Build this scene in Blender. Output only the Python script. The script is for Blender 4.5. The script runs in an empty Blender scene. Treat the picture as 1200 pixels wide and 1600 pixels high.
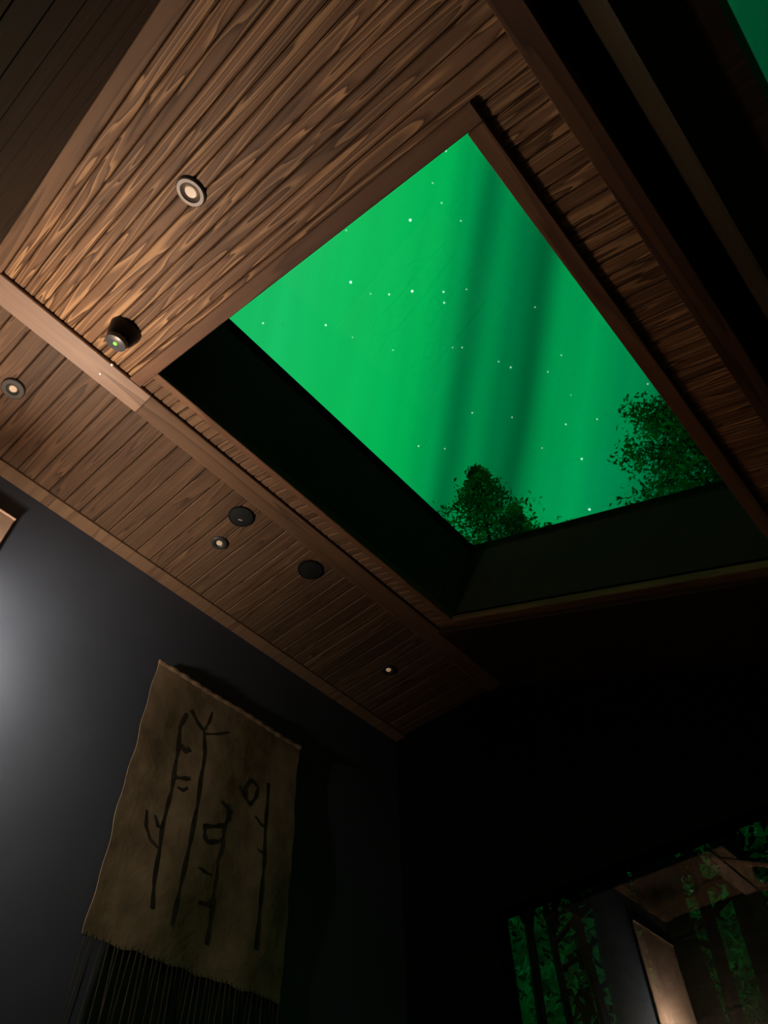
import bpy, bmesh, math, random
from mathutils import Vector, Matrix
random.seed(7)
rnd = random.random
SC = bpy.context.scene
COL = SC.collection

# ------------------------------------------------------------------ camera
L = 2.6            # metres between camera height and the flat ceiling
CZ = 0.7           # camera height above the floor
F_PX = 1133.49
# world axes seen in camera coordinates (x right, y down, z forward)
RX = (0.74687641, -0.53854887, -0.39005222)
RY = (0.66469099, 0.58787054, 0.4610793)
RZ = (-0.01901353, -0.60363346, 0.79703522)
def W(x, y, z): return Vector((x * L, y * L, z * L + CZ))
cam_d = bpy.data.cameras.new('camera'); cam = bpy.data.objects.new('camera', cam_d); COL.objects.link(cam)
rot = Matrix(((RX[0], -RX[1], -RX[2]), (RY[0], -RY[1], -RY[2]), (RZ[0], -RZ[1], -RZ[2])))
cam.matrix_world = Matrix.Translation((0, 0, CZ)) @ rot.to_4x4()
cam_d.sensor_fit = 'HORIZONTAL'; cam_d.sensor_width = 36.0
cam_d.lens = 36.0 * F_PX / 1200.0
cam_d.clip_start = 0.02; cam_d.clip_end = 500
SC.camera = cam
def ray(px, py):
    d = Vector((px - 600, py - 800, F_PX))
    return Vector((d.dot(Vector(RX)), d.dot(Vector(RY)), d.dot(Vector(RZ)))).normalized()

vs = SC.view_settings
vs.view_transform = 'Standard'; vs.look = 'None'; vs.gamma = 1.0; vs.exposure = 0.0
vs.use_curve_mapping = False

# ------------------------------------------------------------------ sky: aurora and stars
def lin(c):
    return tuple(((v / 255) / 12.92 if v / 255 <= 0.04045 else ((v / 255 + 0.055) / 1.055) ** 2.4) for v in c) + (1.0,)
world = bpy.data.worlds.new('aurora_sky'); SC.world = world; world.use_nodes = True
nt = world.node_tree; nt.nodes.clear()
def N(tree, typ, **kw):
    n = tree.nodes.new(typ)
    for k, v in kw.items(): setattr(n, k, v)
    return n
def math_(tree, op, a, b=None, c=None):
    n = N(tree, 'ShaderNodeMath', operation=op)
    for i, v in enumerate((a, b, c)):
        if v is None: continue
        if isinstance(v, (int, float)): n.inputs[i].default_value = v
        else: tree.links.new(v, n.inputs[i])
    return n.outputs[0]
tc = N(nt, 'ShaderNodeTexCoord')
vec = tc.outputs['Generated']
def dot(tree, v, d):
    n = N(tree, 'ShaderNodeVectorMath', operation='DOT_PRODUCT')
    tree.links.new(v, n.inputs[0]); n.inputs[1].default_value = d
    return n.outputs['Value']
def cw(v):   # camera coordinates -> world
    v = Vector(v); return Vector((v.dot(Vector(RX)), v.dot(Vector(RY)), v.dot(Vector(RZ))))
POLE = cw((0.16, -1, 0)).normalized()          # the rays of the aurora all run towards this direction
E2 = cw((0, 0, 1)); E2 = (E2 - POLE * E2.dot(POLE)).normalized()
E1 = cw((1, 0.16, 0)).normalized()
phi = math_(nt, 'ARCTAN2', dot(nt, vec, E1), dot(nt, vec, E2))
along = dot(nt, vec, POLE)
# soft wandering of the curtains
cb = N(nt, 'ShaderNodeCombineXYZ'); nt.links.new(math_(nt, 'MULTIPLY', phi, 5.0), cb.inputs[0]); nt.links.new(math_(nt, 'MULTIPLY', along, 2.2), cb.inputs[1])
nz = N(nt, 'ShaderNodeTexNoise'); nz.inputs['Scale'].default_value = 1.0; nz.inputs['Detail'].default_value = 2.0
nt.links.new(cb.outputs[0], nz.inputs['Vector'])
wob = math_(nt, 'MULTIPLY', math_(nt, 'SUBTRACT', nz.outputs['Fac'], 0.5), 0.022)
phi2 = math_(nt, 'ADD', phi, wob)
# fine rays
cb2 = N(nt, 'ShaderNodeCombineXYZ'); nt.links.new(math_(nt, 'MULTIPLY', phi, 34.0), cb2.inputs[0]); nt.links.new(math_(nt, 'MULTIPLY', along, 2.6), cb2.inputs[1])
nz2 = N(nt, 'ShaderNodeTexNoise'); nz2.inputs['Scale'].default_value = 1.0; nz2.inputs['Detail'].default_value = 1.0
nt.links.new(cb2.outputs[0], nz2.inputs['Vector'])
fine = math_(nt, 'ADD', math_(nt, 'MULTIPLY', math_(nt, 'SUBTRACT', nz2.outputs['Fac'], 0.5), 0.24), 1.0)
ramp = N(nt, 'ShaderNodeValToRGB'); ramp.color_ramp.interpolation = 'EASE'
LO, HI = -0.75, 0.75
def q_of(xeq): return math.atan(((xeq - 600) - 48) / math.sqrt(1 + 0.0256) / F_PX)
bands = [(-200, (4, 120, 60)), (150, (10, 160, 82)), (420, (26, 196, 104)), (540, (14, 192, 94)), (655, (2, 182, 86)), (700, (0, 158, 78)),
         (735, (0, 116, 60)), (770, (0, 140, 72)), (800, (0, 118, 62)), (835, (0, 96, 50)), (880, (0, 152, 76)), (930, (0, 158, 80)),
         (1000, (0, 138, 76)), (1090, (0, 92, 56)), (1400, (0, 80, 46))]
el = ramp.color_ramp.elements
for i, (xe, c) in enumerate(bands):
    p = (q_of(xe) - LO) / (HI - LO)
    e = el[i] if i < 2 else el.new(p)
    e.position = p; e.color = lin(c)
nt.links.new(math_(nt, 'DIVIDE', math_(nt, 'SUBTRACT', phi2, LO), HI - LO), ramp.inputs[0])
mul = N(nt, 'ShaderNodeVectorMath', operation='SCALE'); nt.links.new(ramp.outputs[0], mul.inputs[0]); nt.links.new(fine, mul.inputs['Scale'])
# the glow thins out towards the horizon
zc = dot(nt, vec, (0, 0, 1))
hz = N(nt, 'ShaderNodeMapRange', interpolation_type='SMOOTHSTEP'); nt.links.new(zc, hz.inputs[0])
hz.inputs[1].default_value = 0.05; hz.inputs[2].default_value = 0.72; hz.inputs[3].default_value = 0.28; hz.inputs[4].default_value = 1.0
mul2 = N(nt, 'ShaderNodeVectorMath', operation='SCALE'); nt.links.new(mul.outputs[0], mul2.inputs[0]); nt.links.new(hz.outputs[0], mul2.inputs['Scale'])
# stars
stars = [(641, 344, 3), (548, 441, 3), (644, 455, 3), (608, 460, 2), (693, 456, 2), (694, 473, 2), (509, 508, 2.2), (411, 505, 1.8), (720, 345, 1.4),
         (690, 317, 1.4), (697, 236, 1.4), (676, 286, 1.2), (541, 360, 1.2), (798, 574, 1.7), (779, 565, 1.3), (722, 543, 1.3), (707, 543, 1.0), (856, 581, 1.3),
         (884, 663, 1.6), (909, 717, 2.2), (933, 655, 1.4), (921, 796, 2.8), (877, 555, 1.2), (738, 645, 1.5), (654, 697, 1.6), (695, 701, 1.2),
         (614, 547, 1.2), (836, 480, 1.2), (579, 459, 1.2), (729, 452, 1.2), (1012, 600, 1.4), (800, 652, 1.2), (847, 700, 1.0), (551, 527, 1.0)]
acc = None
for (sx, sy, b) in stars:
    d = ray(sx, sy)
    sub = N(nt, 'ShaderNodeVectorMath', operation='DISTANCE'); nt.links.new(vec, sub.inputs[0]); sub.inputs[1].default_value = d
    r = (0.75 + 0.42 * b) / F_PX
    v = math_(nt, 'MULTIPLY', math_(nt, 'LESS_THAN', sub.outputs['Value'], r), 0.30 * b)
    acc = v if acc is None else math_(nt, 'ADD', acc, v)
vor = N(nt, 'ShaderNodeTexVoronoi', feature='F1'); vor.inputs['Scale'].default_value = 19.0; nt.links.new(vec, vor.inputs['Vector'])
sep = N(nt, 'ShaderNodeSeparateColor'); nt.links.new(vor.outputs['Color'], sep.inputs[0])
sm = math_(nt, 'MULTIPLY', math_(nt, 'LESS_THAN', vor.outputs['Distance'], 0.017), math_(nt, 'MULTIPLY', math_(nt, 'GREATER_THAN', sep.outputs[0], 0.45), math_(nt, 'MULTIPLY', sep.outputs[1], 0.35)))
acc = math_(nt, 'ADD', acc, sm)
stc = N(nt, 'ShaderNodeVectorMath', operation='SCALE'); stc.inputs[0].default_value = (0.8, 1.0, 0.95); nt.links.new(acc, stc.inputs['Scale'])
addc = N(nt, 'ShaderNodeVectorMath', operation='ADD'); nt.links.new(mul2.outputs[0], addc.inputs[0]); nt.links.new(stc.outputs[0], addc.inputs[1])
bg = N(nt, 'ShaderNodeBackground'); nt.links.new(addc.outputs[0], bg.inputs['Color']); bg.inputs['Strength'].default_value = 1.0
wo = N(nt, 'ShaderNodeOutputWorld'); nt.links.new(bg.outputs[0], wo.inputs['Surface'])

LAMP = W(-0.828, 0.075, 0.60)       # the bulb of the wall sconce
LAMP_W = 50.0

# ------------------------------------------------------------------ materials
MATS = {}
def new_mat(name):
    m = bpy.data.materials.new(name); m.use_nodes = True; t = m.node_tree
    b = t.nodes['Principled BSDF']; MATS[name] = m
    return m, t, b
def plain(name, col, rough=0.6, metal=0.0, var=0.15, scale=12.0, bump=0.0, spec=0.5):
    m, t, b = new_mat(name)
    tcn = N(t, 'ShaderNodeTexCoord'); nn = N(t, 'ShaderNodeTexNoise'); nn.inputs['Scale'].default_value = scale; nn.inputs['Detail'].default_value = 5
    t.links.new(tcn.outputs['Object'], nn.inputs['Vector'])
    r = N(t, 'ShaderNodeValToRGB'); r.color_ramp.elements[0].position = 0.3; r.color_ramp.elements[1].position = 0.7
    r.color_ramp.elements[0].color = tuple(c * (1 - var) for c in col) + (1,); r.color_ramp.elements[1].color = tuple(c * (1 + var) for c in col) + (1,)
    t.links.new(nn.outputs['Fac'], r.inputs[0]); t.links.new(r.outputs[0], b.inputs['Base Color'])
    b.inputs['Roughness'].default_value = rough; b.inputs['Metallic'].default_value = metal; b.inputs['Specular IOR Level'].default_value = spec
    if bump:
        bp = N(t, 'ShaderNodeBump'); bp.inputs['Strength'].default_value = bump; bp.inputs['Distance'].default_value = 0.01
        t.links.new(nn.outputs['Fac'], bp.inputs['Height']); t.links.new(bp.outputs[0], b.inputs['Normal'])
    return m
def wood(name, dark, mid, light, stretch=0.05, rings=8.0, nscale=24.0, rough=0.62, bump=0.6, axis=0, tonevar=0.25, sharp=True):
    """brushed, stained softwood; grain runs along the object's local axis"""
    m, t, b = new_mat(name)
    tcn = N(t, 'ShaderNodeTexCoord'); oi = N(t, 'ShaderNodeObjectInfo')
    off = N(t, 'ShaderNodeCombineXYZ')
    t.links.new(math_(t, 'MULTIPLY', oi.outputs['Random'], 37.0), off.inputs[0]); t.links.new(math_(t, 'MULTIPLY', oi.outputs['Random'], 91.0), off.inputs[1])
    t.links.new(math_(t, 'MULTIPLY', oi.outputs['Random'], 53.0), off.inputs[2])
    ad = N(t, 'ShaderNodeVectorMath', operation='ADD'); t.links.new(tcn.outputs['Object'], ad.inputs[0]); t.links.new(off.outputs[0], ad.inputs[1])
    sc = [1.0, 1.0, 1.0]; sc[axis] = stretch
    mp = N(t, 'ShaderNodeVectorMath', operation='MULTIPLY'); t.links.new(ad.outputs[0], mp.inputs[0]); mp.inputs[1].default_value = sc
    n1 = N(t, 'ShaderNodeTexNoise'); n1.inputs['Scale'].default_value = nscale; n1.inputs['Detail'].default_value = 1.5; n1.inputs['Roughness'].default_value = 0.4
    n1.inputs['Distortion'].default_value = 0.35
    t.links.new(mp.outputs[0], n1.inputs['Vector'])
    ring = math_(t, 'FRACT', math_(t, 'MULTIPLY', n1.outputs['Fac'], rings))
    # fine fibres
    sc2 = [140.0, 140.0, 140.0]; sc2[axis] = 4.0
    mp2 = N(t, 'ShaderNodeVectorMath', operation='MULTIPLY'); t.links.new(ad.outputs[0], mp2.inputs[0]); mp2.inputs[1].default_value = sc2
    n2 = N(t, 'ShaderNodeTexNoise'); n2.inputs['Scale'].default_value = 1.0; n2.inputs['Detail'].default_value = 3; t.links.new(mp2.outputs[0], n2.inputs['Vector'])
    n3 = N(t, 'ShaderNodeTexNoise'); n3.inputs['Scale'].default_value = 3.0; n3.inputs['Detail'].default_value = 2; t.links.new(ad.outputs[0], n3.inputs['Vector'])
    r = N(t, 'ShaderNodeValToRGB'); e = r.color_ramp.elements
    e[0].position = 0.0; e[0].color = dark + (1,); e[1].position = 1.0; e[1].color = dark + (1,)
    x = e.new(0.22); x.color = mid + (1,)
    x = e.new(0.62); x.color = mid + (1,)
    x = e.new(0.86); x.color = light + (1,)
    x = e.new(0.95); x.color = light + (1,)
    t.links.new(ring, r.inputs[0])
    tone = math_(t, 'ADD', 1.0 - tonevar, math_(t, 'MULTIPLY', math_(t, 'ADD', oi.outputs['Random'], n3.outputs['Fac']), tonevar))
    fib = math_(t, 'MULTIPLY', tone, math_(t, 'ADD', 0.8, math_(t, 'MULTIPLY', n2.outputs['Fac'], 0.4)))
    ml = N(t, 'ShaderNodeVectorMath', operation='SCALE'); t.links.new(r.outputs[0], ml.inputs[0]); t.links.new(fib, ml.inputs['Scale'])
    t.links.new(ml.outputs[0], b.inputs['Base Color'])
    b.inputs['Roughness'].default_value = rough
    b.inputs['Specular IOR Level'].default_value = 0.3
    if bump:
        hgt = math_(t, 'ADD', math_(t, 'MULTIPLY', ring, 0.7), math_(t, 'MULTIPLY', n2.outputs['Fac'], 0.3))
        bp = N(t, 'ShaderNodeBump'); bp.inputs['Strength'].default_value = bump; bp.inputs['Distance'].default_value = 0.0025
        t.links.new(hgt, bp.inputs['Height']); t.links.new(bp.outputs[0], b.inputs['Normal'])
    return m
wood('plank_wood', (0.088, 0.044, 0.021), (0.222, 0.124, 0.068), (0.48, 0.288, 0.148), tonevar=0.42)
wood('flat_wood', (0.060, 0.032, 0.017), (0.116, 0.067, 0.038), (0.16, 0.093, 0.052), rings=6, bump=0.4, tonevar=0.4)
wood('board_light', (0.22, 0.14, 0.10), (0.34, 0.225, 0.165), (0.38, 0.255, 0.18), rings=3, nscale=9, bump=0.05, rough=0.5)
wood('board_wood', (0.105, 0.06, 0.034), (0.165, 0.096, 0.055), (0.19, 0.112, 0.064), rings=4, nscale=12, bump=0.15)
wood('trim_wood', (0.13, 0.068, 0.04), (0.19, 0.10, 0.058), (0.22, 0.12, 0.068), rings=4, nscale=12, bump=0.15)
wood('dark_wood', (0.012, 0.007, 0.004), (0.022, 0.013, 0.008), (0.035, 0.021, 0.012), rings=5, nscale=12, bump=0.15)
wood('wall_board', (0.012, 0.009, 0.005), (0.020, 0.015, 0.009), (0.034, 0.025, 0.015), rings=4, nscale=10, bump=0.15)
wood('border_wood', (0.06, 0.03, 0.016), (0.105, 0.054, 0.028), (0.125, 0.066, 0.034), rings=4, nscale=12, bump=0.15)
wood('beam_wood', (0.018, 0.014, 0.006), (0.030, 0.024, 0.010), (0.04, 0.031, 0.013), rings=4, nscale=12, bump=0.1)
wood('floor_wood', (0.10, 0.06, 0.035), (0.16, 0.10, 0.06), (0.2, 0.13, 0.08), rings=5)
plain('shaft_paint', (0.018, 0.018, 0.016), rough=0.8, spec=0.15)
plain('shaft_paint_lit', (0.06, 0.062, 0.062), rough=0.8, spec=0.15)  # lighter shaft paint standing in for bounce light on the left lining
plain('black_paint', (0.004, 0.004, 0.0045), rough=0.8, spec=0.08)
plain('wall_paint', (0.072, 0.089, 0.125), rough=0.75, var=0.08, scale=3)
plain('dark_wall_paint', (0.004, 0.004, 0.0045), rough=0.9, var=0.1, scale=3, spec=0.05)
plain('black_plastic', (0.005, 0.006, 0.008), rough=0.4, spec=0.3)
plain('grille_black', (0.009, 0.012, 0.013), rough=0.6, var=0.3, scale=120)
plain('grey_plastic', (0.07, 0.075, 0.08), rough=0.3)
plain('ring_grey', (0.13, 0.115, 0.105), rough=0.45, metal=0.3)
plain('ring_dark', (0.035, 0.036, 0.036), rough=0.5)
plain('reflector_grey', (0.17, 0.14, 0.115), rough=0.35, metal=0.2)
plain('steel', (0.75, 0.72, 0.68), rough=0.22, metal=1.0)
plain('glint_metal', (0.85, 0.82, 0.78), rough=0.3, metal=0.3)  # pale colour stands in for the sparkle of screws and speaker
plain('hide', (0.315, 0.232, 0.150), rough=0.95, var=0.3, scale=7, bump=0.5, spec=0.1)
plain('hide_hem', (0.30, 0.20, 0.125), rough=0.95, var=0.25, scale=20, bump=0.5, spec=0.1)
plain('ink', (0.060, 0.050, 0.038), rough=0.9, var=0.4, scale=30, spec=0.1)
plain('fringe_yarn', (0.05, 0.042, 0.03), rough=0.95, var=0.3, scale=20, spec=0.1)
plain('canvas', (0.62, 0.43, 0.32), rough=0.9, var=0.1, scale=9, bump=0.2, spec=0.1)
plain('brass', (0.45, 0.32, 0.16), rough=0.35, metal=0.9)
plain('bark', (0.022, 0.018, 0.015), rough=0.95, var=0.4, scale=18, bump=0.6, spec=0.1)
plain('forest_ground', (0.02, 0.022, 0.014), rough=0.95, var=0.5, scale=2, bump=0.5, spec=0.1)
plain('spruce_needles', (0.010, 0.020, 0.010), rough=0.9, var=0.4, scale=3, spec=0.1)
def leaf_mat(name, a, b_, trans=0.35):
    m, t, b = new_mat(name)
    tcn = N(t, 'ShaderNodeTexCoord'); nn = N(t, 'ShaderNodeTexNoise'); nn.inputs['Scale'].default_value = 2.6; nn.inputs['Detail'].default_value = 4
    t.links.new(tcn.outputs['Object'], nn.inputs['Vector'])
    r = N(t, 'ShaderNodeValToRGB'); r.color_ramp.elements[0].position = 0.38; r.color_ramp.elements[1].position = 0.62
    r.color_ramp.elements[0].color = a + (1,); r.color_ramp.elements[1].color = b_ + (1,)
    t.links.new(nn.outputs['Fac'], r.inputs[0]); t.links.new(r.outputs[0], b.inputs['Base Color'])
    b.inputs['Roughness'].default_value = 0.6; b.inputs['Specular IOR Level'].default_value = 0.2
    tr = N(t, 'ShaderNodeBsdfTranslucent'); t.links.new(r.outputs[0], tr.inputs['Color'])
    mx = N(t, 'ShaderNodeMixShader'); mx.inputs[0].default_value = trans
    t.links.new(b.outputs[0], mx.inputs[1]); t.links.new(tr.outputs[0], mx.inputs[2])
    t.links.new(mx.outputs[0], t.nodes['Material Output'].inputs['Surface'])
leaf_mat('leaf_dark', (0.04, 0.08, 0.03), (0.36, 0.60, 0.20), 0.5)
leaf_mat('leaf_green', (0.06, 0.16, 0.09), (0.5, 0.82, 0.55), 0.45)
leaf_mat('baffle_fabric', (0.36, 0.28, 0.20), (0.42, 0.33, 0.24), 0.45)
def emit(name, col, s, rough=0.4, base=None):
    m, t, b = new_mat(name)
    b.inputs['Base Color'].default_value = (base or col) + (1,); b.inputs['Emission Color'].default_value = col + (1,); b.inputs['Emission Strength'].default_value = s
    b.inputs['Roughness'].default_value = rough
emit('led_green', (0.18, 1.0, 0.06), 1.6)
emit('bulb_glow', (1.0, 0.72, 0.45), 12.0)
emit('dim_lens', (1.0, 0.62, 0.34), 0.22, base=(0.6, 0.5, 0.4))
for gname, gtint in (('glass', (0.985, 1, 0.99, 1)), ('tinted_glass', (0.62, 0.72, 0.66, 1))):
    m, t, b = new_mat(gname)
    t.nodes.remove(b)
    fr = N(t, 'ShaderNodeFresnel'); gm = N(t, 'ShaderNodeNewGeometry')
    # both faces of the sheet reflect alike (the node inverts the index on back faces)
    t.links.new(math_(t, 'SUBTRACT', 1.5, math_(t, 'MULTIPLY', gm.outputs['Backfacing'], 1.5 - 1 / 1.5)), fr.inputs['IOR'])
    ta = N(t, 'ShaderNodeBsdfTransparent'); ta.inputs['Color'].default_value = gtint
    gl = N(t, 'ShaderNodeBsdfGlossy'); gl.inputs['Roughness'].default_value = 0.0
    mx = N(t, 'ShaderNodeMixShader'); t.links.new(fr.outputs[0], mx.inputs[0]); t.links.new(ta.outputs[0], mx.inputs[1]); t.links.new(gl.outputs[0], mx.inputs[2])
    t.links.new(mx.outputs[0], t.nodes['Material Output'].inputs['Surface'])

# ------------------------------------------------------------------ mesh helpers
class MB:
    def __init__(s): s.v = []; s.f = []
    def add(s, vs, fs):
        k = len(s.v); s.v += [tuple(v) for v in vs]; s.f += [tuple(i + k for i in f) for f in fs]; return s
    def box(s, a, b):
        (x0, y0, z0), (x1, y1, z1) = a, b
        return s.add([(x0, y0, z0), (x1, y0, z0), (x1, y1, z0), (x0, y1, z0), (x0, y0, z1), (x1, y0, z1), (x1, y1, z1), (x0, y1, z1)],
                     [(3, 2, 1, 0), (4, 5, 6, 7), (0, 1, 5, 4), (1, 2, 6, 5), (2, 3, 7, 6), (3, 0, 4, 7)])
    def lathe(s, prof, n=32, axis='z', c=(0, 0, 0)):
        """prof: list of (r, h); closed at both ends if r == 0"""
        k = len(s.v); ring = []
        for (r, h) in prof:
            if r == 0: ring.append([len(s.v)]); s.v.append((c[0], c[1], c[2] + h))
            else:
                ids = []
                for i in range(n):
                    a = 2 * math.pi * i / n
                    ids.append(len(s.v)); s.v.append((c[0] + r * math.cos(a), c[1] + r * math.sin(a), c[2] + h))
                ring.append(ids)
        for p, q in zip(ring, ring[1:]):
            for i in range(n):
                j = (i + 1) % n
                if len(p) == 1 and len(q) == 1: continue
                if len(p) == 1: s.f.append((p[0], q[j], q[i]))
                elif len(q) == 1: s.f.append((p[i], p[j], q[0]))
                else: s.f.append((p[i], p[j], q[j], q[i]))
        return s
    def tube(s, pts, rad, n=6):
        pts = [Vector(p) for p in pts]
        rings = []
        for i, p in enumerate(pts):
            d = (pts[min(i + 1, len(pts) - 1)] - pts[max(i - 1, 0)]).normalized()
            a = d.orthogonal().normalized() if i == 0 else (rings_a - d * rings_a.dot(d)).normalized()
            rings_a = a; bb = d.cross(a)
            r = rad[i] if isinstance(rad, (list, tuple)) else rad
            ids = []
            for k in range(n):
                an = 2 * math.pi * k / n
                ids.append(len(s.v)); s.v.append(tuple(p + a * (r * math.cos(an)) + bb * (r * math.sin(an))))
            rings.append(ids)
        for p, q in zip(rings, rings[1:]):
            for k in range(n): s.f.append((p[k], p[(k + 1) % n], q[(k + 1) % n], q[k]))
        s.f.append(tuple(rings[0][::-1])); s.f.append(tuple(rings[-1]))
        return s
    def mesh(s, name, mat, smooth=False):
        me = bpy.data.meshes.new(name); me.from_pydata(s.v, [], s.f); me.update()
        bm = bmesh.new(); bm.from_mesh(me); bmesh.ops.recalc_face_normals(bm, faces=bm.faces); bm.to_mesh(me); bm.free()
        me.materials.append(MATS[mat])
        if smooth:
            me.polygons.foreach_set('use_smooth', [True] * len(me.polygons))
            try: me.set_sharp_from_angle(angle=math.radians(35))
            except Exception: pass
        return me
def put(name, me, parent=None, mat=None):
    o = bpy.data.objects.new(name, me); COL.objects.link(o)
    if parent is not None: o.parent = parent
    if mat is not None: o.matrix_local = mat
    return o
def build(mb, name, mat, parent=None, xf=None, smooth=False): return put(name, mb.mesh(name, mat, smooth), parent, xf)
def struct(o, label=None, cat=None):
    o['kind'] = 'structure'
    if label: o['label'] = label
    if cat: o['category'] = cat
    return o
def tag(o, label, cat, group=None):
    o['label'] = label; o['category'] = cat
    if group: o['group'] = group
    return o
def empty(name, xf=None):
    o = bpy.data.objects.new(name, None); o.empty_display_size = 0.1; COL.objects.link(o)
    if xf is not None: o.matrix_world = xf
    return o
def bevel_box(a, b, w=0.003):
    me = bpy.data.meshes.new('tmp'); bm = bmesh.new()
    mbx = MB().box(a, b)
    vv = [bm.verts.new(v) for v in mbx.v]
    for f in mbx.f: bm.faces.new([vv[i] for i in f])
    bmesh.ops.bevel(bm, geom=list(bm.edges), offset=w, segments=1, affect='EDGES')
    bm.verts.index_update()
    out = MB(); out.v = [tuple(v.co) for v in bm.verts]; out.f = [tuple(v.index for v in f.verts) for f in bm.faces]
    bm.free(); bpy.data.meshes.remove(me)
    return out

# ------------------------------------------------------------------ room frame (h units -> metres)
XR = -0.6007                              # ridge line, where slope meets flat ceiling
TH = math.radians(25.04)
sT, cT = math.sin(TH), math.cos(TH)
# slope frame: local x = down the slope (s), y = world y, z = outward normal (t)
SLOPE = Matrix(((cT, 0, sT, XR * L), (0, 1, 0, 0), (-sT, 0, cT, L + CZ), (0, 0, 0, 1)))
ZF = L + CZ                               # flat ceiling underside
X_WALL = -0.903 * L
Y_NEAR = -0.102 * L
Y_FAR = 1.085 * L
X_RIGHT = 0.60 * L
TOPT = 0.157 * L                          # depth of the skylight shaft
S0, S1 = 0.051 * L, 0.648 * L             # skylight opening, along the slope
Y0, Y1 = 0.150 * L, 0.845 * L
TW = 0.020 * L                            # trim width
PT = 0.014                                # plank thickness

# floor, walls ------------------------------------------------------
fl = MB().box((X_WALL - 0.1, Y_NEAR - 0.1, -0.12), (X_RIGHT + 0.1, Y_FAR + 0.1, -0.03))
floor = struct(build(fl, 'floor', 'floor_wood'), 'dark stained plank floor of the cabin room', 'floor')
fpw = 0.14; me_fp = None
n = int((X_RIGHT - X_WALL) / fpw) + 1
fpw = (X_RIGHT - X_WALL) / n
me_fp = bevel_box((0, 0, 0), (Y_FAR - Y_NEAR, fpw - 0.002, 0.03), 0.002).mesh('floor_plank', 'floor_wood')
for i in range(n):
    put('floor_plank', me_fp, floor, Matrix.Translation((X_WALL + (i + 1) * fpw, Y_NEAR, -0.03)) @ Matrix.Rotation(math.pi / 2, 4, 'Z'))
wl = struct(build(MB().box((X_WALL - 0.12, Y_NEAR - 0.12, -0.03), (X_WALL, Y_FAR + 0.12, ZF + 0.10)), 'wall_left', 'wall_paint'), 'dark blue grey painted wall behind the hide hanging', 'wall')
# far wall with the picture window
WX0, WX1, WZ0, WZ1 = -0.714 * L, 0.42 * L, 0.55, 0.576 * L + CZ
fw = MB()
fw.box((X_WALL, Y_FAR, -0.03), (WX0, Y_FAR + 0.12, ZF + 0.1))
fw.box((WX1, Y_FAR, -0.03), (X_RIGHT, Y_FAR + 0.12, 1.70))
fw.box((WX0, Y_FAR, -0.03), (WX1, Y_FAR + 0.12, WZ0))
fw.box((WX0, Y_FAR, WZ1), (0.10 * L, Y_FAR + 0.12, ZF + 0.1))
fw.box((0.10 * L, Y_FAR, WZ1), (0.17 * L, Y_FAR + 0.12, 2.6))
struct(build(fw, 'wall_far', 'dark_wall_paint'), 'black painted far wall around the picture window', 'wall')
# near wall: dark horizontal boards
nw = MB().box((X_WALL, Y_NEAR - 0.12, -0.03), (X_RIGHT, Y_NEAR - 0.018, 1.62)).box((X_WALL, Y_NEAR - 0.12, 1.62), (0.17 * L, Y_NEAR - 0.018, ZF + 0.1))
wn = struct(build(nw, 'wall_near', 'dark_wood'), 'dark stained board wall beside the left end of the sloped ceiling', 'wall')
bh = 0.165
me_nb = bevel_box((0, -0.018, 0.0), (0.167 * L - X_WALL, 0.0, bh - 0.003), 0.004).mesh('board', 'wall_board')
zz = 0.0
while zz < ZF - 0.1:
    put('board', me_nb, wn, Matrix.Translation((X_WALL, Y_NEAR, zz))); zz += bh
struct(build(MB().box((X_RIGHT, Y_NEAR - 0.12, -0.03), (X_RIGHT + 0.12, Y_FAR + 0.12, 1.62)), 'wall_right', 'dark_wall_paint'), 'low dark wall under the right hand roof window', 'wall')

# flat ceiling ------------------------------------------------------
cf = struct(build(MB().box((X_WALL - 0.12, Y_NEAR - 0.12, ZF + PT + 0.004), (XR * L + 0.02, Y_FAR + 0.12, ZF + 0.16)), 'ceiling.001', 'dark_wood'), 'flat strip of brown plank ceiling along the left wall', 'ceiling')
def plank(length, width, t=PT, ch=0.0055):
    """board along local x, visible face at z=0 (looking down), grooves along both long edges"""
    w = width
    g = 0.0012
    prof = [(g, 0.009), (g, ch * 0.8), (g + ch * 0.7, 0), (w - g - ch * 0.7, 0), (w - g, ch * 0.8), (w - g, 0.009), (w - g, t), (g, t)]
    mb = MB()
    a = [(0, y, z) for y, z in prof]; bb = [(length, y, z) for y, z in prof]
    k = len(prof)
    mb.add(a + bb, [tuple(range(k))] + [tuple(range(2 * k - 1, k - 1, -1))] + [(i, i + k, (i + 1) % k + k, (i + 1) % k) for i in range(k)])
    return mb
FX0, FX1 = -0.872 * L, -0.640 * L
pw = 0.0297 * L
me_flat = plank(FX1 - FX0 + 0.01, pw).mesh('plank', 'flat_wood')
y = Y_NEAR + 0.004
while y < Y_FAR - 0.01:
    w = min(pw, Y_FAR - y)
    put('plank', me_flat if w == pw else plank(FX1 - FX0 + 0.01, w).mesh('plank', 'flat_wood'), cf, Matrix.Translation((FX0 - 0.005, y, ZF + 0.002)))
    y += pw
struct(build(bevel_box((X_WALL, Y_NEAR, ZF - 0.010), (FX0 - 0.006, Y_FAR, ZF + 0.012), 0.003), 'trim_1', 'board_wood', xf=None), 'brown trim board where the flat ceiling meets the left wall', 'trim')
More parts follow.
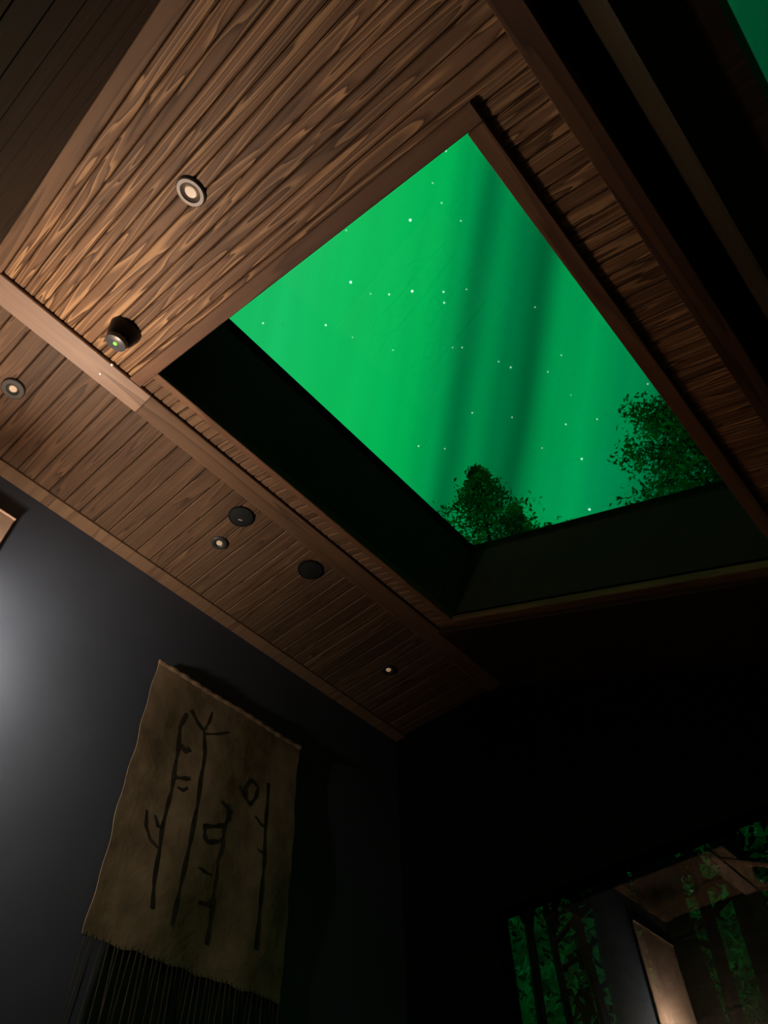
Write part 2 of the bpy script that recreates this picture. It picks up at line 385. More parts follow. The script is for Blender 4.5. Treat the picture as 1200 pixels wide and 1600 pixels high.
# ridge boards between flat ceiling and slope
def along_y(x0, x1, z0, z1, ya, yb, mat, name, bev=0.003):
    mb = bevel_box((0, 0, 0), (yb - ya, x1 - x0, z1 - z0), bev)
    return build(mb, name, mat, xf=Matrix.Translation((x1, ya, z0)) @ Matrix.Rotation(math.pi / 2, 4, 'Z'))
BZ0 = ZF - 0.016
t2 = struct(along_y(-0.642 * L, XR * L - 0.002, BZ0, ZF + 0.02, Y_NEAR, 0.171 * L, 'board_light', 'trim_2'), 'pale brown smooth ridge board with two screws', 'trim')
t3 = struct(along_y(-0.642 * L, XR * L - 0.002, BZ0 + 0.002, ZF + 0.02, 0.171 * L + 0.001, Y_FAR, 'board_wood', 'trim_3'), 'darker brown ridge board continuing past the pale one', 'trim')
for (px, py) in ((175, 570), (157, 584)):
    v = ray(px, py); p = Vector((0, 0, CZ)) + v * ((BZ0 - CZ) / v.z)
    build(MB().lathe([(0, -0.003), (0.0035, -0.0024), (0.0055, -0.0004), (0.0055, 0.004), (0, 0.004)], 12), 'screw', 'glint_metal', t2, t2.matrix_basis.inverted() @ Matrix.Translation(p), True)

# sloped ceiling ----------------------------------------------------
SB = 0.748 * L                      # end of the slope at the border board
SP = 0.723 * L                      # plank ends
body = MB()
body.box((0.0, Y_NEAR, PT + 0.003), (S0 - 0.012, Y_FAR, TOPT))
body.box((S0 - 0.012, Y_NEAR, PT + 0.003), (S1 + 0.012, Y0 - 0.012, TOPT))
body.box((S0 - 0.012, Y1 + 0.012, PT + 0.003), (S1 + 0.012, Y_FAR, TOPT))
body.box((S1 + 0.012, Y_NEAR, PT + 0.003), (SB, Y_FAR, 0.05))
body.box((S1 + 0.012, Y_NEAR, TOPT - 0.03), (0.715 * L, Y_FAR, TOPT))
ce = struct(build(body, 'ceiling', 'black_paint', xf=SLOPE), 'sloped ceiling of narrow brushed brown planks around the skylight', 'ceiling')
pp = 0.0158 * L
LEFT0 = -0.082 * L
me_full = plank(SP, pp).mesh('plank', 'plank_wood')
y = LEFT0
ys = []
while y < Y0 - TW - 0.2 * pp: ys.append(y); y += pp
for y in ys: put('plank', me_full, ce, Matrix.Translation((0.002, y, 0)))
# short planks on both sides of the skylight
A1 = S0 - TW * 0.8; B0 = S1 + TW
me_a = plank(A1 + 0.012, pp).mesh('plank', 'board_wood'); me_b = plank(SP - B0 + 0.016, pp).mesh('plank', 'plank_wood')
y = ys[-1] + pp
while y < 0.862 * L:
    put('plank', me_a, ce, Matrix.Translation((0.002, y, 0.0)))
    put('plank', me_b, ce, Matrix.Translation((B0 - 0.016, y, 0.0)))
    y += pp
yd = y
# border boards on the slope
def along_s(s0, s1, ya, yb, t0, t1, mat, name, bev=0.003):
    return build(bevel_box((0, 0, 0), (s1 - s0, yb - ya, t1 - t0), bev), name, mat, xf=SLOPE @ Matrix.Translation((s0, ya, t0)))
def across(s0, s1, ya, yb, t0, t1, mat, name, bev=0.003):
    return build(bevel_box((0, 0, 0), (yb - ya, s1 - s0, t1 - t0), bev), name, mat, xf=SLOPE @ Matrix.Translation((s1, ya, t0)) @ Matrix.Rotation(math.pi / 2, 4, 'Z'))
struct(along_s(0.002, SB, Y_NEAR, LEFT0 - 0.001, -0.012, PT, 'board_wood', 'trim_4'), 'brown border board along the left end of the sloped ceiling', 'trim')
struct(across(SP, SB, LEFT0, Y_FAR, -0.010, PT + 0.03, 'border_wood', 'trim_5'), 'reddish brown border board along the low edge of the slope', 'trim')
# header beyond the skylight: dark stained boards running across
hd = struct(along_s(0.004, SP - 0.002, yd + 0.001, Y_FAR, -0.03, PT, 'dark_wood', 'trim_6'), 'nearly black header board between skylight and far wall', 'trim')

# skylight ----------------------------------------------------------
sk = struct(empty('window_1', SLOPE @ Matrix.Translation((S0, Y0, 0))), 'large skylight in the sloped ceiling opening onto green aurora', 'skylight')
INV = sk.matrix_world.inverted()
def child(o, par):
    mw = o.matrix_basis.copy()
    o.parent = par; o.matrix_parent_inverse = Matrix.Identity(4); o.matrix_basis = par.matrix_basis.inverted() @ mw
    return o
def skc(o): return child(o, sk)
TT = -0.014
skc(along_s(0.004, B0, Y0 - TW, Y0, TT, PT + 0.02, 'trim_wood', 'trim_board'))
skc(across(S1, B0, Y0 + 0.001, Y1, TT, PT + 0.02, 'trim_wood', 'trim_board'))
skc(across(A1, S0, Y0 + 0.001, Y1 + TW, -0.003, PT + 0.02, 'trim_wood', 'trim_board'))
skc(along_s(S0 + 0.001, B0, Y1, Y1 + TW, TT, PT + 0.02, 'border_wood', 'trim_board'))
# shaft lining
skc(build(MB().box((S0 - 0.012, Y0 - 0.012, PT + 0.005), (S0, Y1 + 0.012, TOPT)), 'shaft_panel', 'shaft_paint_lit', xf=SLOPE))
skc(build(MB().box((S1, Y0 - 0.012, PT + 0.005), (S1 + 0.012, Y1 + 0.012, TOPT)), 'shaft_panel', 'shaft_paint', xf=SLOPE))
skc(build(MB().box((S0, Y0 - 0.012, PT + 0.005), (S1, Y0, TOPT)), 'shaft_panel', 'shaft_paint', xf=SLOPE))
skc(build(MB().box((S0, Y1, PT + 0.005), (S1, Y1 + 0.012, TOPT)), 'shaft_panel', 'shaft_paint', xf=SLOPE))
fr_ = MB(); fwid = 0.035
fr_.box((S0 - fwid, Y0 - fwid, TOPT), (S0, Y1 + fwid, TOPT + 0.05)); fr_.box((S1, Y0 - fwid, TOPT), (S1 + fwid, Y1 + fwid, TOPT + 0.05))
fr_.box((S0, Y0 - fwid, TOPT), (S1, Y0, TOPT + 0.05)); fr_.box((S0, Y1, TOPT), (S1, Y1 + fwid, TOPT + 0.05))
skc(build(fr_, 'window_frame', 'black_paint', xf=SLOPE))
skc(build(MB().box((S0, Y0, TOPT + 0.02), (S1, Y1, TOPT + 0.028)), 'pane', 'glass', xf=SLOPE))

# low side: slot, glulam beam, right hand roof window -----------------
BX0, BX1, BZ, BT = 0.106 * L, 0.150 * L, 0.600 * L + CZ, 0.835 * L + CZ
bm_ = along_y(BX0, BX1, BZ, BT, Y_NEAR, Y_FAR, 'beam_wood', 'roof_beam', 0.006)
tag(bm_, 'deep dark roof beam between sloped ceiling and right hand roof window', 'beam')
w3 = struct(empty('window_3', Matrix.Translation((BX1, Y_NEAR, BZ))), 'roof window beyond the dark beam at the upper right', 'window')
R3 = Matrix(((cT, 0, sT, BX1), (0, 1, 0, 0), (-sT, 0, cT, BZ + 0.03), (0, 0, 0, 1)))
S3 = (X_RIGHT - BX1) / cT + 0.06
f3 = MB()
f3.box((0.002, Y_NEAR, -0.03), (0.050, Y_FAR, 0.05)); f3.box((S3 - 0.06, Y_NEAR, -0.03), (S3, Y_FAR, 0.05))
f3.box((0.05, Y_NEAR, -0.03), (S3 - 0.06, Y_NEAR + 0.05, 0.05)); f3.box((0.05, Y_FAR - 0.05, -0.03), (S3 - 0.06, Y_FAR, 0.05))
child(build(f3, 'window_frame', 'dark_wood', xf=R3), w3)
child(build(MB().box((0.05, Y_NEAR + 0.05, 0.0), (S3 - 0.06, Y_FAR - 0.05, 0.008)), 'pane', 'tinted_glass', xf=R3), w3)

# picture window in the far wall --------------------------------------
w2 = struct(empty('window_2', Matrix.Translation((WX0, Y_FAR, WZ0))), 'large dark picture window in the far wall facing the forest', 'window')
f2 = MB(); q = 0.03
f2.box((WX0, Y_FAR + 0.0, WZ0), (WX0 + q, Y_FAR + 0.1, WZ1)); f2.box((WX1 - q, Y_FAR, WZ0), (WX1, Y_FAR + 0.1, WZ1))
f2.box((WX0 + q, Y_FAR, WZ1 - q), (WX1 - q, Y_FAR + 0.1, WZ1)); f2.box((WX0 + q, Y_FAR, WZ0), (WX1 - q, Y_FAR + 0.1, WZ0 + q))
child(build(f2, 'window_frame', 'black_paint'), w2)
child(build(MB().box((WX0 + q, Y_FAR + 0.085, WZ0 + q), (WX1 - q, Y_FAR + 0.091, WZ1 - q)), 'pane', 'glass'), w2)

# ------------------------------------------------------------------ ceiling fittings
def slope_hit(px, py, t=0.0):
    n_ = Vector((sT, 0, cT)); o = Vector((0, 0, CZ)); p0 = Vector((XR * L, 0, ZF)) + n_ * t
    v = ray(px, py); return o + v * (n_.dot(p0 - o) / n_.dot(v))
def flat_hit(px, py, z=ZF):
    v = ray(px, py); return Vector((0, 0, CZ)) + v * ((z - CZ) / v.z)
SROT = Matrix(((cT, 0, sT), (0, 1, 0), (-sT, 0, cT))).to_4x4()
def downlight(pos, rotm, R, r, ring_mat, lens_mat, label, lens=0.58):
    o = empty('downlight', Matrix.Translation(pos) @ rotm)
    tag(o, label, 'light')
    build(MB().lathe([(R, 0.001), (R, -0.005), (R - 0.004, -0.0085), (r * 1.04, -0.0085), (r, -0.007), (r, 0.001), (R, 0.001)], 40), 'ring', ring_mat, o, smooth=True)
    build(MB().lathe([(r * 0.998, -0.0068), (r * 0.74, -0.0018), (r * 0.60, -0.0012), (r * 0.60, 0.0005), (r * 0.998, 0.0005)], 40), 'reflector', 'reflector_grey' if ring_mat == 'ring_grey' else 'ring_dark', o, smooth=True)
    build(MB().lathe([(0, -0.0062), (r * lens, -0.0052), (r * lens * 1.08, -0.0012), (0, -0.0012)], 32), 'lens', lens_mat, o, smooth=True)
    return o
I4 = Matrix.Identity(4)
downlight(slope_hit(299, 299), SROT, 0.0175 * L, 0.0115 * L, 'ring_grey', 'dim_lens', 'grey ringed recessed downlight set in the sloped planks')
downlight(flat_hit(21, 607), I4, 0.0175 * L, 0.0095 * L, 'ring_dark', 'dim_lens', 'recessed downlight with wide dark ring at the left edge of the flat ceiling')
downlight(flat_hit(343, 848), I4, 0.0145 * L, 0.0085 * L, 'ring_dark', 'dim_lens', 'small recessed downlight beside the round black ceiling speaker')
downlight(flat_hit(607, 1046), I4, 0.0145 * L, 0.0085 * L, 'ring_dark', 'dim_lens', 'lone recessed downlight at the dark far end of the flat ceiling')
def speaker(pos, R, label, glint):
    o = tag(empty('ceiling_speaker', Matrix.Translation(pos)), label, 'speaker', None)
    build(MB().lathe([(R - 0.006, -0.006), (R - 0.002, -0.005), (R, 0.0), (R, 0.004), (R - 0.006, 0.004), (R - 0.006, -0.006)], 44), 'rim', 'black_plastic', o, smooth=True)
    build(MB().lathe([(0, -0.0085), (R * 0.5, -0.0075), (R - 0.006, -0.0045), (R - 0.006, 0.003), (0, 0.003)], 44), 'grille', 'grille_black', o, smooth=True)
    if glint:
        build(bevel_box((-0.009, -0.0022, -0.0125), (0.009, 0.0022, -0.0070), 0.0006), 'glint_bar', 'glint_metal', o, Matrix.Rotation(math.radians(62), 4, 'Z') @ Matrix.Translation((0.0, 0.012, 0)))  # bright bar stands in for a glint on the speaker
speaker(flat_hit(377, 807), 0.0222 * L, 'round black ceiling speaker with a tiny glint modelled as a bright bar', True)
speaker(flat_hit(485, 890), 0.0232 * L, 'round plain black ceiling speaker nearer the far wall', False)
# black sensor with a green light
sp = slope_hit(197, 515)
se = tag(empty('ceiling_sensor', Matrix.Translation(sp) @ SROT), 'black conical ceiling sensor with a glowing green light', 'sensor')
HB = 0.030 * L; rb = 0.0225 * L; rt = 0.0150 * L
build(MB().lathe([(rb, 0.001), (rb, -0.010), (rb * 0.97, -0.016), (rt * 1.22, -HB * 0.62), (rt * 1.04, -HB * 0.80), (rt * 1.04, 0.001)], 12), 'body', 'black_plastic', se, smooth=True)
build(MB().lathe([(rt * 1.03, -HB * 0.78), (rt, -HB * 0.98), (rt * 0.93, -HB), (0, -HB), (0, -HB * 0.78)], 36), 'face', 'grey_plastic', se, smooth=True)
build(MB().lathe([(0.0075, -HB + 0.001), (0.006, -HB - 0.003), (0, -HB - 0.0045)], 16), 'status_light', 'led_green', se, smooth=True)

# ------------------------------------------------------------------ hide hanging on the left wall
def wall_hit(px, py, x=X_WALL + 0.02):
    v = ray(px, py); return Vector((0, 0, CZ)) + v * (x / v.x)
TL, TR_, BL, BR = (wall_hit(*p) for p in ((248, 1030), (467, 1165), (130, 1460), (440, 1568)))
th_ = empty('wall_hanging', Matrix.Translation((X_WALL, (BL.y + BR.y) / 2, (BL.z + BR.z) / 2)))
tag(th_, 'tan hide wall hanging painted with dark stalks and fringed along its bottom', 'wall hanging')
TI = th_.matrix_world.inverted()
NU, NV = 40, 52
def hide_pt(u, v, d):
    a = TL.lerp(TR_, u); c = BL.lerp(BR, u); p = a.lerp(c, v)
    ed = min(u, 1 - u, v, 1 - v)
    wav = 0.003 * math.sin(9 * v + 3 * u) + 0.003 * math.sin(13 * u + 4 * v)
    jy = jz = 0
    if u in (0, 1): jy = 0.003 * math.sin(37 * v) + 0.003 * math.sin(17 * v + 1)
    if v in (0, 1): jz = 0.003 * math.sin(31 * u) + 0.003 * math.sin(53 * u + 2)
    return TI @ Vector((X_WALL + 0.02 + wav + d, p.y + jy, p.z + jz))
mb = MB()
for side, d in ((0, 0.0), (1, -0.003)):
    for j in range(NV + 1):
        for i in range(NU + 1): mb.v.append(tuple(hide_pt(i / NU, j / NV, d)))
K = (NU + 1) * (NV + 1)
for j in range(NV):
    for i in range(NU):
        a = j * (NU + 1) + i; q4 = (a, a + 1, a + NU + 2, a + NU + 1)
        mb.f.append(q4); mb.f.append(tuple(K + k for k in q4[::-1]))
edge = [i for i in range(NU + 1)] + [j * (NU + 1) + NU for j in range(1, NV + 1)] + [NV * (NU + 1) + i for i in range(NU - 1, -1, -1)] + [j * (NU + 1) for j in range(NV - 1, 0, -1)]
for a, b2 in zip(edge, edge[1:] + edge[:1]): mb.f.append((a, b2, b2 + K, a + K))
build(mb, 'hide', 'hide', th_, smooth=True)
pts = [hide_pt(i / 40, 0.012, 0.004) for i in range(41)]
build(MB().tube(pts, [0.010 + 0.003 * math.sin(i * 2.1) for i in range(41)], 8), 'top_hem', 'hide_hem', th_, smooth=True)
# ink drawing, strokes measured on the hide
def C7(x, y): return (50 + x / 2.4, 1000 + y / 2.4)
strokes = [
    ([(585, 270), (560, 320), (556, 400), (545, 470), (532, 560), (515, 620), (495, 700), (482, 790), (462, 900), (456, 1000)], 7),
    ([(440, 630), (436, 690), (450, 740), (480, 775)], 6), ([(470, 650), (480, 690), (500, 700)], 6),
    ([(603, 258), (625, 300), (652, 338), (656, 420), (640, 520), (625, 620), (600, 740), (578, 840), (552, 960), (530, 1068)], 8),
    ([(682, 265), (672, 300), (655, 330)], 6), ([(655, 346), (700, 348), (745, 342)], 5),
    ([(565, 385), (585, 412), (600, 400)], 10), ([(545, 505), (575, 512), (602, 512)], 8), ([(555, 545), (575, 556), (592, 548)], 6),
    ([(742, 610), (745, 660), (730, 690), (690, 694), (652, 694), (654, 735), (660, 754), (700, 752), (728, 742)], 9),
    ([(728, 690), (722, 760), (704, 820), (694, 900), (686, 980), (676, 1060), (664, 1135)], 8),
    ([(632, 850), (655, 866), (682, 878)], 6), ([(632, 972), (660, 984), (694, 968)], 11),
    ([(832, 515), (806, 548), (812, 590), (828, 610), (850, 580), (858, 548), (832, 515)], 8), ([(785, 540), (805, 580), (826, 612)], 6),
    ([(896, 530), (890, 620), (880, 720), (876, 820), (866, 920), (856, 1040), (846, 1155)], 8), ([(846, 655), (870, 690), (884, 690)], 6),
    ([(852, 780), (872, 795), (882, 790)], 6), ([(720, 600), (735, 622), (760, 640)], 7),
]
for pts_, wd in strokes:
    ps = [wall_hit(*C7(*p), x=X_WALL + 0.0335) for p in pts_]
    for p in ps:
        u_ = (p.y - TL.y) / (TR_.y - TL.y); v_ = (TL.z - p.z) / (TL.z - BL.z)
        p.x = (th_.matrix_basis @ hide_pt(min(max(u_, 0.001), 0.999), min(max(v_, 0.001), 0.999), 0.0008)).x
    pl = []
    for a, b2 in zip(ps, ps[1:]):
        for k in range(4): pl.append(a.lerp(b2, k / 4))
    pl.append(ps[-1])
    mb = MB(); hw = wd / 2.4 / F_PX * 2.9 * 0.85
    m_ = len(pl)
    for i, p in enumerate(pl):
        d = (pl[min(i + 1, m_ - 1)] - pl[max(i - 1, 0)]).normalized(); nn_ = Vector((0, -d.z, d.y))
        ww = hw * (0.55 + 0.75 * abs(math.sin(i * 0.55 + wd)))
        for dx in (0, -0.003):
            mb.v.append(tuple(TI @ (p + nn_ * ww + Vector((dx, 0, 0))))); mb.v.append(tuple(TI @ (p - nn_ * ww + Vector((dx, 0, 0)))))
    for i in range(m_ - 1):
        a = i * 4; c = a + 4
        mb.f += [(a, a + 1, c + 1, c), (a + 2, c + 2, c + 3, a + 3), (a, c, c + 2, a + 2), (a + 1, a + 3, c + 3, c + 1)]
    mb.f += [(0, 2, 3, 1), (m_ * 4 - 4, m_ * 4 - 3, m_ * 4 - 1, m_ * 4 - 2)]
    build(mb, 'ink_stroke', 'ink', th_)
# fringe
mb = MB()
for i in range(40):
    u = (i + 0.5 + 0.5 * (rnd() - 0.5)) / 40; p = hide_pt(u, 1.0, -0.002)
    ln = 0.24 + 0.09 * rnd(); dy = (rnd() - 0.5) * 0.03; dx = (rnd() - 0.5) * 0.006
    mb.tube([p + Vector((0, 0, 0.01)), p + Vector((dx, dy * 0.5, -ln * 0.5)), p + Vector((dx, dy, -ln))], [0.0028, 0.0024, 0.0012], 5)
o = build(mb, 'fringe', 'fringe_yarn', th_); o['kind'] = 'stuff'

# ------------------------------------------------------------------ pale canvas panel beside the lamp (only its corner is in view)
PX = X_WALL + 0.018
PY0, PY1, PZ0, PZ1 = Y_NEAR + 0.03, 0.150 * L, 0.30 * L + CZ, 0.925 * L + CZ
cp = tag(empty('canvas_panel', Matrix.Translation((X_WALL, (PY0 + PY1) / 2, PZ0))), 'pale canvas panel on the left wall cut off by the left edge', 'wall panel')
child(build(bevel_box((X_WALL, PY0, PZ0), (X_WALL + 0.018, PY1, PZ1), 0.003), 'canvas', 'canvas'), cp)
child(build(MB().tube([(X_WALL + 0.018, PY0, PZ1), (X_WALL + 0.018, PY1, PZ1)], 0.006, 8), 'top_rail', 'canvas'), cp)

# ------------------------------------------------------------------ wall sconce, the lit lamp just left of the view
lm = tag(empty('wall_sconce', Matrix.Translation((X_WALL, LAMP.y, LAMP.z - 0.10))), 'lit wall sconce with open glass cup against the pale canvas panel', 'lamp')
def lc(o): return child(o, lm)
xw = X_WALL + 0.019
pl_ = MB().lathe([(0, 0), (0.05, 0), (0.05, 0.012), (0.042, 0.018), (0, 0.018)], 28)
lc(build(pl_, 'back_plate', 'brass', xf=Matrix.Translation((xw, LAMP.y, LAMP.z - 0.12)) @ Matrix.Rotation(math.pi / 2, 4, 'Y'), smooth=True))
lc(build(MB().tube([(xw + 0.015, LAMP.y, LAMP.z - 0.12), (LAMP.x - 0.04, LAMP.y, LAMP.z - 0.14), (LAMP.x - 0.01, LAMP.y, LAMP.z - 0.125), (LAMP.x, LAMP.y, LAMP.z - 0.09)], 0.008, 10), 'arm', 'brass', smooth=True))
lc(build(MB().lathe([(0, -0.10), (0.035, -0.098), (0.06, -0.08), (0.066, -0.06), (0.062, -0.06), (0.056, -0.078), (0.03, -0.092), (0, -0.094)], 32, c=LAMP), 'cup', 'brass', smooth=True))
lc(build(MB().lathe([(0, 0.032), (0.016, 0.026), (0.028, 0.010), (0.028, -0.008), (0.018, -0.03), (0.012, -0.05), (0.012, -0.092), (0, -0.092)], 24, c=LAMP), 'bulb', 'bulb_glow', smooth=True))
sh = MB(); lz = LAMP.z + 0.075; SA, SBq, NS = math.radians(-8), math.radians(82), 26  # curved panel added to block lamp light towards the far ceiling
for k in range(NS + 1):
    a = SA + (SBq - SA) * k / NS
    for rr in (0.095, 0.099):
        for zz_ in (lz - 0.13, lz + 0.062):
            sh.v.append((LAMP.x + rr * math.sin(a), LAMP.y + rr * math.cos(a), zz_))
for k in range(NS):
    a = 4 * k; c = a + 4
    sh.f += [(a, a + 1, c + 1, c), (a + 2, c + 2, c + 3, a + 3), (a + 1, a + 3, c + 3, c + 1), (a, c, c + 2, a + 2)]
sh.f += [(0, 2, 3, 1), (4 * NS, 4 * NS + 1, 4 * NS + 3, 4 * NS + 2)]
baffle = lc(build(sh, 'added_baffle', 'baffle_fabric', smooth=True))
lc(build(MB().tube([(LAMP.x, LAMP.y, LAMP.z - 0.10), (LAMP.x + 0.067, LAMP.y + 0.067, LAMP.z - 0.05)], 0.004, 8), 'baffle_bracket', 'brass'))
lc(build(MB().lathe([(0, 0.098), (0.026, 0.097), (0.032, 0.092), (0.032, 0.089), (0, 0.089)], 28, c=(LAMP.x, LAMP.y, lz)), 'added_top_baffle', 'brass', smooth=True))  # disc added to shade the ceiling above the lamp
lc(build(MB().tube([(LAMP.x + 0.068, LAMP.y + 0.068, lz + 0.055), (LAMP.x + 0.05, LAMP.y + 0.05, lz + 0.088), (LAMP.x + 0.015, LAMP.y + 0.015, lz + 0.093)], 0.003, 8), 'top_baffle_bracket', 'brass', smooth=True))
ld = bpy.data.lights.new('sconce_light', 'POINT'); ld.energy = LAMP_W; ld.color = (1.0, 0.84, 0.68); ld.shadow_soft_size = 0.035
lo = bpy.data.objects.new('sconce_light', ld); COL.objects.link(lo); lo.location = LAMP + Vector((0, 0, 0.075))

# ------------------------------------------------------------------ outside: ground and forest
GZ = -0.5
struct(build(MB().box((-60, -60, GZ - 0.5), (60, 80, GZ)), 'ground', 'forest_ground'), 'dark forest ground outside the cabin', 'ground')
def polar(az, dist): return Vector((math.sin(math.radians(az)) * dist, math.cos(math.radians(az)) * dist, GZ))
def leaf_quads(mb, c, n_, sx, sy, sz, size, droop=0.0):
    for _ in range(n_):
        while True:
            a = Vector((rnd() * 2 - 1, rnd() * 2 - 1, rnd() * 2 - 1))
            if a.length < 1: break
        p = Vector(c) + Vector((a.x * sx, a.y * sy, a.z * sz - droop * rnd()))
        d = Vector((rnd() - 0.5, rnd() - 0.5, rnd() - 0.5 - droop)).normalized(); e = d.orthogonal().normalized()
        ang = rnd() * 6.28; e = e * math.cos(ang) + d.cross(e) * math.sin(ang); f = d.cross(e)
        s = size * (0.6 + 0.8 * rnd())
        mb.add([p - d * s, p + e * s * 0.42 + f * s * 0.12, p + d * s, p - e * s * 0.42 + f * s * 0.12], [(0, 1, 2), (0, 2, 3)])
def broad_tree(name, base, height, prof, label, cat, leafmat, trunk_r, nbr, leaf_n, leaf_size, seed, group=None, z0=0.35, droop=0.12):
    """prof(k): crown half width in metres for height fraction k"""
    random.seed(seed)
    o = tag(empty(name, Matrix.Translation(base)), label, cat, group)
    lean = Vector(((rnd() - 0.5) * 0.3, (rnd() - 0.5) * 0.3, 0))
    def axis(k): return lean * k * k + Vector((0.05 * math.sin(5 * k), 0.05 * math.cos(4 * k), height * k))
    br = MB().tube([axis(i / 12) for i in range(13)], [trunk_r * (1 - 0.93 * i / 12) + 0.004 for i in range(13)], 8); lf = MB()
    for i in range(nbr):
        k = z0 + (1 - z0) * (i + 0.5 * rnd()) / nbr
        w = prof(k) * (0.6 + 0.6 * rnd()); a = i * 2.399 + rnd()
        p0 = axis(min(k, 0.99)); d = Vector((math.cos(a), math.sin(a), 0))
        p1 = p0 + d * w * 0.55 + Vector((0, 0, 0.22 * w)); p2 = p0 + d * w + Vector((0, 0, 0.10 * w))
        br.tube([p0, p1, p2], [trunk_r * 0.30 * (1.1 - k), trunk_r * 0.16 * (1.1 - k) + 0.003, 0.002], 5)
        m_ = max(2, int(leaf_n / nbr / 3 * (0.35 + 1.3 * rnd())))
        for q in (0.42, 0.72, 1.0):
            pc = p0.lerp(p1, q * 2) if q < 0.5 else p1.lerp(p2, q * 2 - 1)
            leaf_quads(lf, pc, m_, 0.16 + w * 0.16, 0.16 + w * 0.16, 0.12 + w * 0.12, leaf_size, droop)
    leaf_quads(lf, axis(1.0), max(8, leaf_n // 60), 0.10, 0.10, 0.16, leaf_size, droop)
    build(br, 'trunk', 'bark', o, smooth=True)
    x = build(lf, 'foliage', leafmat, o); x['kind'] = 'stuff'
    return o
# two tall trees whose tops reach into the skylight
d1 = 8.0; h1 = CZ - GZ + d1 * math.tan(math.radians(55.4))
broad_tree('birch_tree', polar(-27.0, d1), h1, lambda k: max(0.14, (1 - k) * 5.2) if k > 0.75 else 1.3, 'slender leafy tree top at the lower corner of the skylight', 'tree', 'leaf_dark', 0.12, 120, 14000, 0.045, 11, z0=0.42, droop=0.22)
broad_tree('birch_tree', polar(-23.4, 7.2), CZ - GZ + 7.2 * math.tan(math.radians(51.8)), lambda k: max(0.14, (1 - k) * 3.6) if k > 0.75 else 0.9, 'lower leafy tree just right of the slender tree top', 'tree', 'leaf_dark', 0.10, 80, 6000, 0.042, 12, z0=0.45, droop=0.22)
d2 = 8.0; h2 = CZ - GZ + d2 * math.tan(math.radians(53.0))
broad_tree('pine_tree', polar(-0.9, d2), h2, lambda k: max(0.55, min(1.25, (1.12 - k) * 6)), 'bushy dark tree crown at the right corner of the skylight', 'tree', 'leaf_dark', 0.2, 110, 18000, 0.05, 13, z0=0.5, droop=0.05)
# slim dark trunks close to the picture window
trunks = [(830, 1500, 4.6, 0.042), (870, 1500, 4.9, 0.036), (922, 1500, 4.4, 0.040), (985, 1500, 4.2, 0.17), (1062, 1480, 4.3, 0.20), (1118, 1480, 4.8, 0.06), (1180, 1450, 4.5, 0.13)]
names_ = ['slim dark pine trunk outside, nearest the left edge of the picture window', 'second slim pine trunk from the left edge of the picture window',
          'third slim pine trunk from the left edge of the picture window', 'thick dark pine trunk outside behind the left half of the reflection',
          'thickest dark pine trunk outside behind the right half of the reflection', 'slim pine trunk right of the pale reflection in the window',
          'thick pine trunk at the right edge of the picture window']
for i, ((px, py, dist, r), lb) in enumerate(zip(trunks, names_)):
    v = ray(px, py); az = math.degrees(math.atan2(v.x, v.y))
    random.seed(40 + i)
    o = tag(empty('pine_tree', Matrix.Translation(polar(az, dist))), lb, 'tree', 'pines near the picture window')
    hh = 4.6 + 0.5 * rnd()
    tb = MB().tube([(0.03 * math.sin(j * 1.3 + i), 0.03 * math.cos(j * 1.7), hh * j / 10) for j in range(11)], [r * (1 - 0.06 * j) for j in range(11)], 9)
    br = tb; lf = MB()
    for j in range(12):
        a = rnd() * 6.28; z = hh * (0.62 + 0.36 * j / 12); w = 0.5 + 0.3 * rnd()
        e = Vector((math.cos(a) * w * 0.7, math.sin(a) * w * 0.7, z + 0.12))
        br.tube([(0, 0, z), e * 0.5 + Vector((0, 0, z * 0.5 + 0.05)), e], [0.02, 0.014, 0.004], 5)
        leaf_quads(lf, e, 24, 0.24, 0.24, 0.15, 0.05)
    build(br, 'trunk', 'bark', o, smooth=True); x = build(lf, 'foliage', 'spruce_needles', o); x['kind'] = 'stuff'
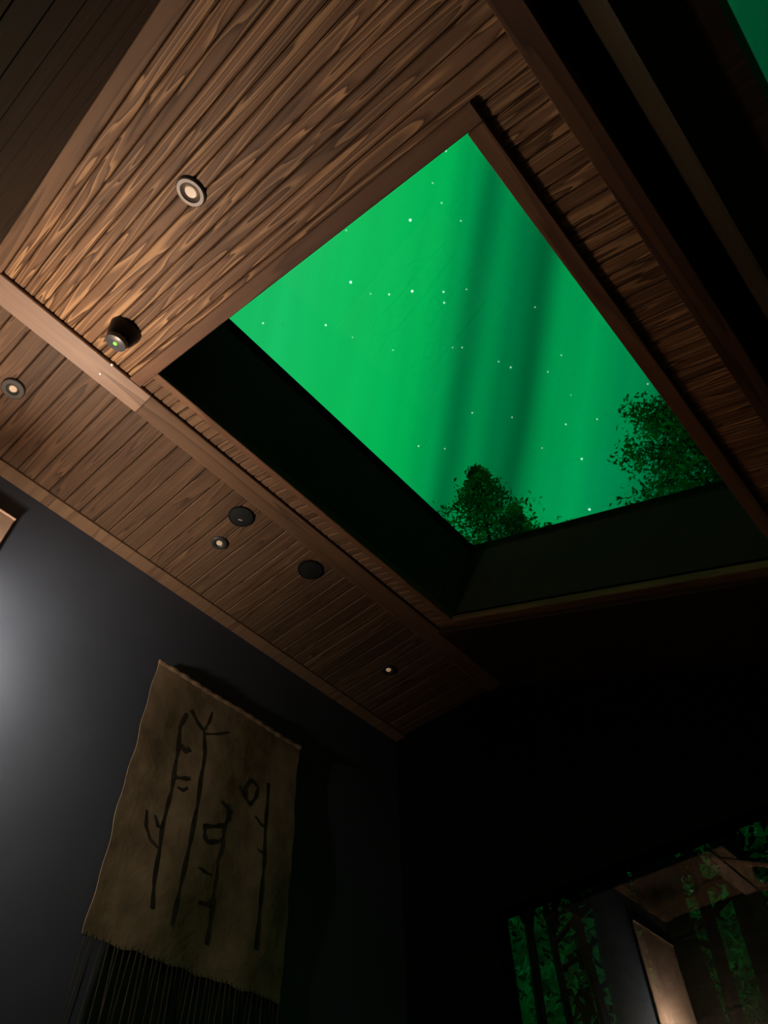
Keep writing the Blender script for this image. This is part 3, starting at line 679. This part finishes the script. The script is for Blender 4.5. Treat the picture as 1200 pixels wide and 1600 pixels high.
# young birches behind them, catching the green light
young = [(812, 1500, 6.4, 4.0, 0.36), (852, 1470, 6.8, 4.0, 0.30), (898, 1450, 6.2, 4.4, 0.5), (945, 1430, 6.9, 4.6, 0.30), (1150, 1480, 6.3, 3.6, 0.30), (1172, 1560, 6.0, 3.2, 0.35),
         (1105, 1330, 6.4, 5.3, 0.25), (1195, 1300, 6.2, 5.2, 0.25)]
yl = ['young leafy birch seen at the left edge of the picture window', 'young birch between the two left slim trunks', 'tallest bright young birch between the slim trunks', 'thin young birch beside the third slim trunk',
      'young birch behind glass right of the pale reflection', 'bushy young birch at the lower right corner of the picture', 'yellowish birch top above the right part of the window', 'bright birch top at the right edge under the window head']
for i, ((px, py, dist, hh, w), lb) in enumerate(zip(young, yl)):
    v = ray(px, py); az = math.degrees(math.atan2(v.x, v.y))
    broad_tree('young_birch', polar(az, dist), hh - GZ, lambda k, w=w: w * (1.15 - 0.5 * k), lb, 'tree', 'leaf_green', 0.03, 34, 1500, 0.06, 60 + i, group='young birches outside the picture window', z0=0.15, droop=0.08)
# dark spruces closing the forest behind
random.seed(5)
def spruce():
    o = empty('spruce_tree')
    H = 15.0
    build(MB().tube([(0, 0, 0), (0, 0, H)], [0.2, 0.02], 8), 'trunk', 'bark', o)
    mb = MB(); nt_ = 26
    for i in range(nt_):
        z = 0.8 + (H - 1.2) * i / nt_; R = 1.05 * (1 - i / nt_) ** 0.6 + 0.08; dz = 1.1
        n_ = 22; k0 = len(mb.v); mb.v.append((0, 0, z + dz))
        for k in range(n_):
            a = 2 * math.pi * (k + 0.5 * rnd()) / n_; rr = R * (0.62 if k % 2 else 1.0) * (0.85 + 0.3 * rnd())
            mb.v.append((rr * math.cos(a), rr * math.sin(a), z - 0.25 * R * (0.5 if k % 2 else 1)))
        for k in range(n_): mb.f.append((k0, k0 + 1 + k, k0 + 1 + (k + 1) % n_))
    build(mb, 'boughs', 'spruce_needles', o)
    return o
s0 = spruce()
spots = []
for r_, st in ((14, 9.4), (17, 7.8), (20.5, 6.6)):
    az = -50 + r_ % 3
    while az < 12: spots.append((az, r_ + 0.6 * (rnd() - 0.5))); az += st
for i, (az, dist) in enumerate(spots):
    if i == 0: o = s0
    else:
        o = s0.copy(); COL.objects.link(o)
        for c in list(s0.children):
            cc = c.copy(); COL.objects.link(cc); cc.parent = o
    o.location = polar(az, dist); o.rotation_euler = (0, 0, rnd() * 6.28); sc_ = 0.85 + 0.2 * rnd(); o.scale = (1.0, 1.0, sc_)
    tag(o, 'tall dark spruce in the black forest beyond the picture window', 'tree', 'dark spruces closing the forest')
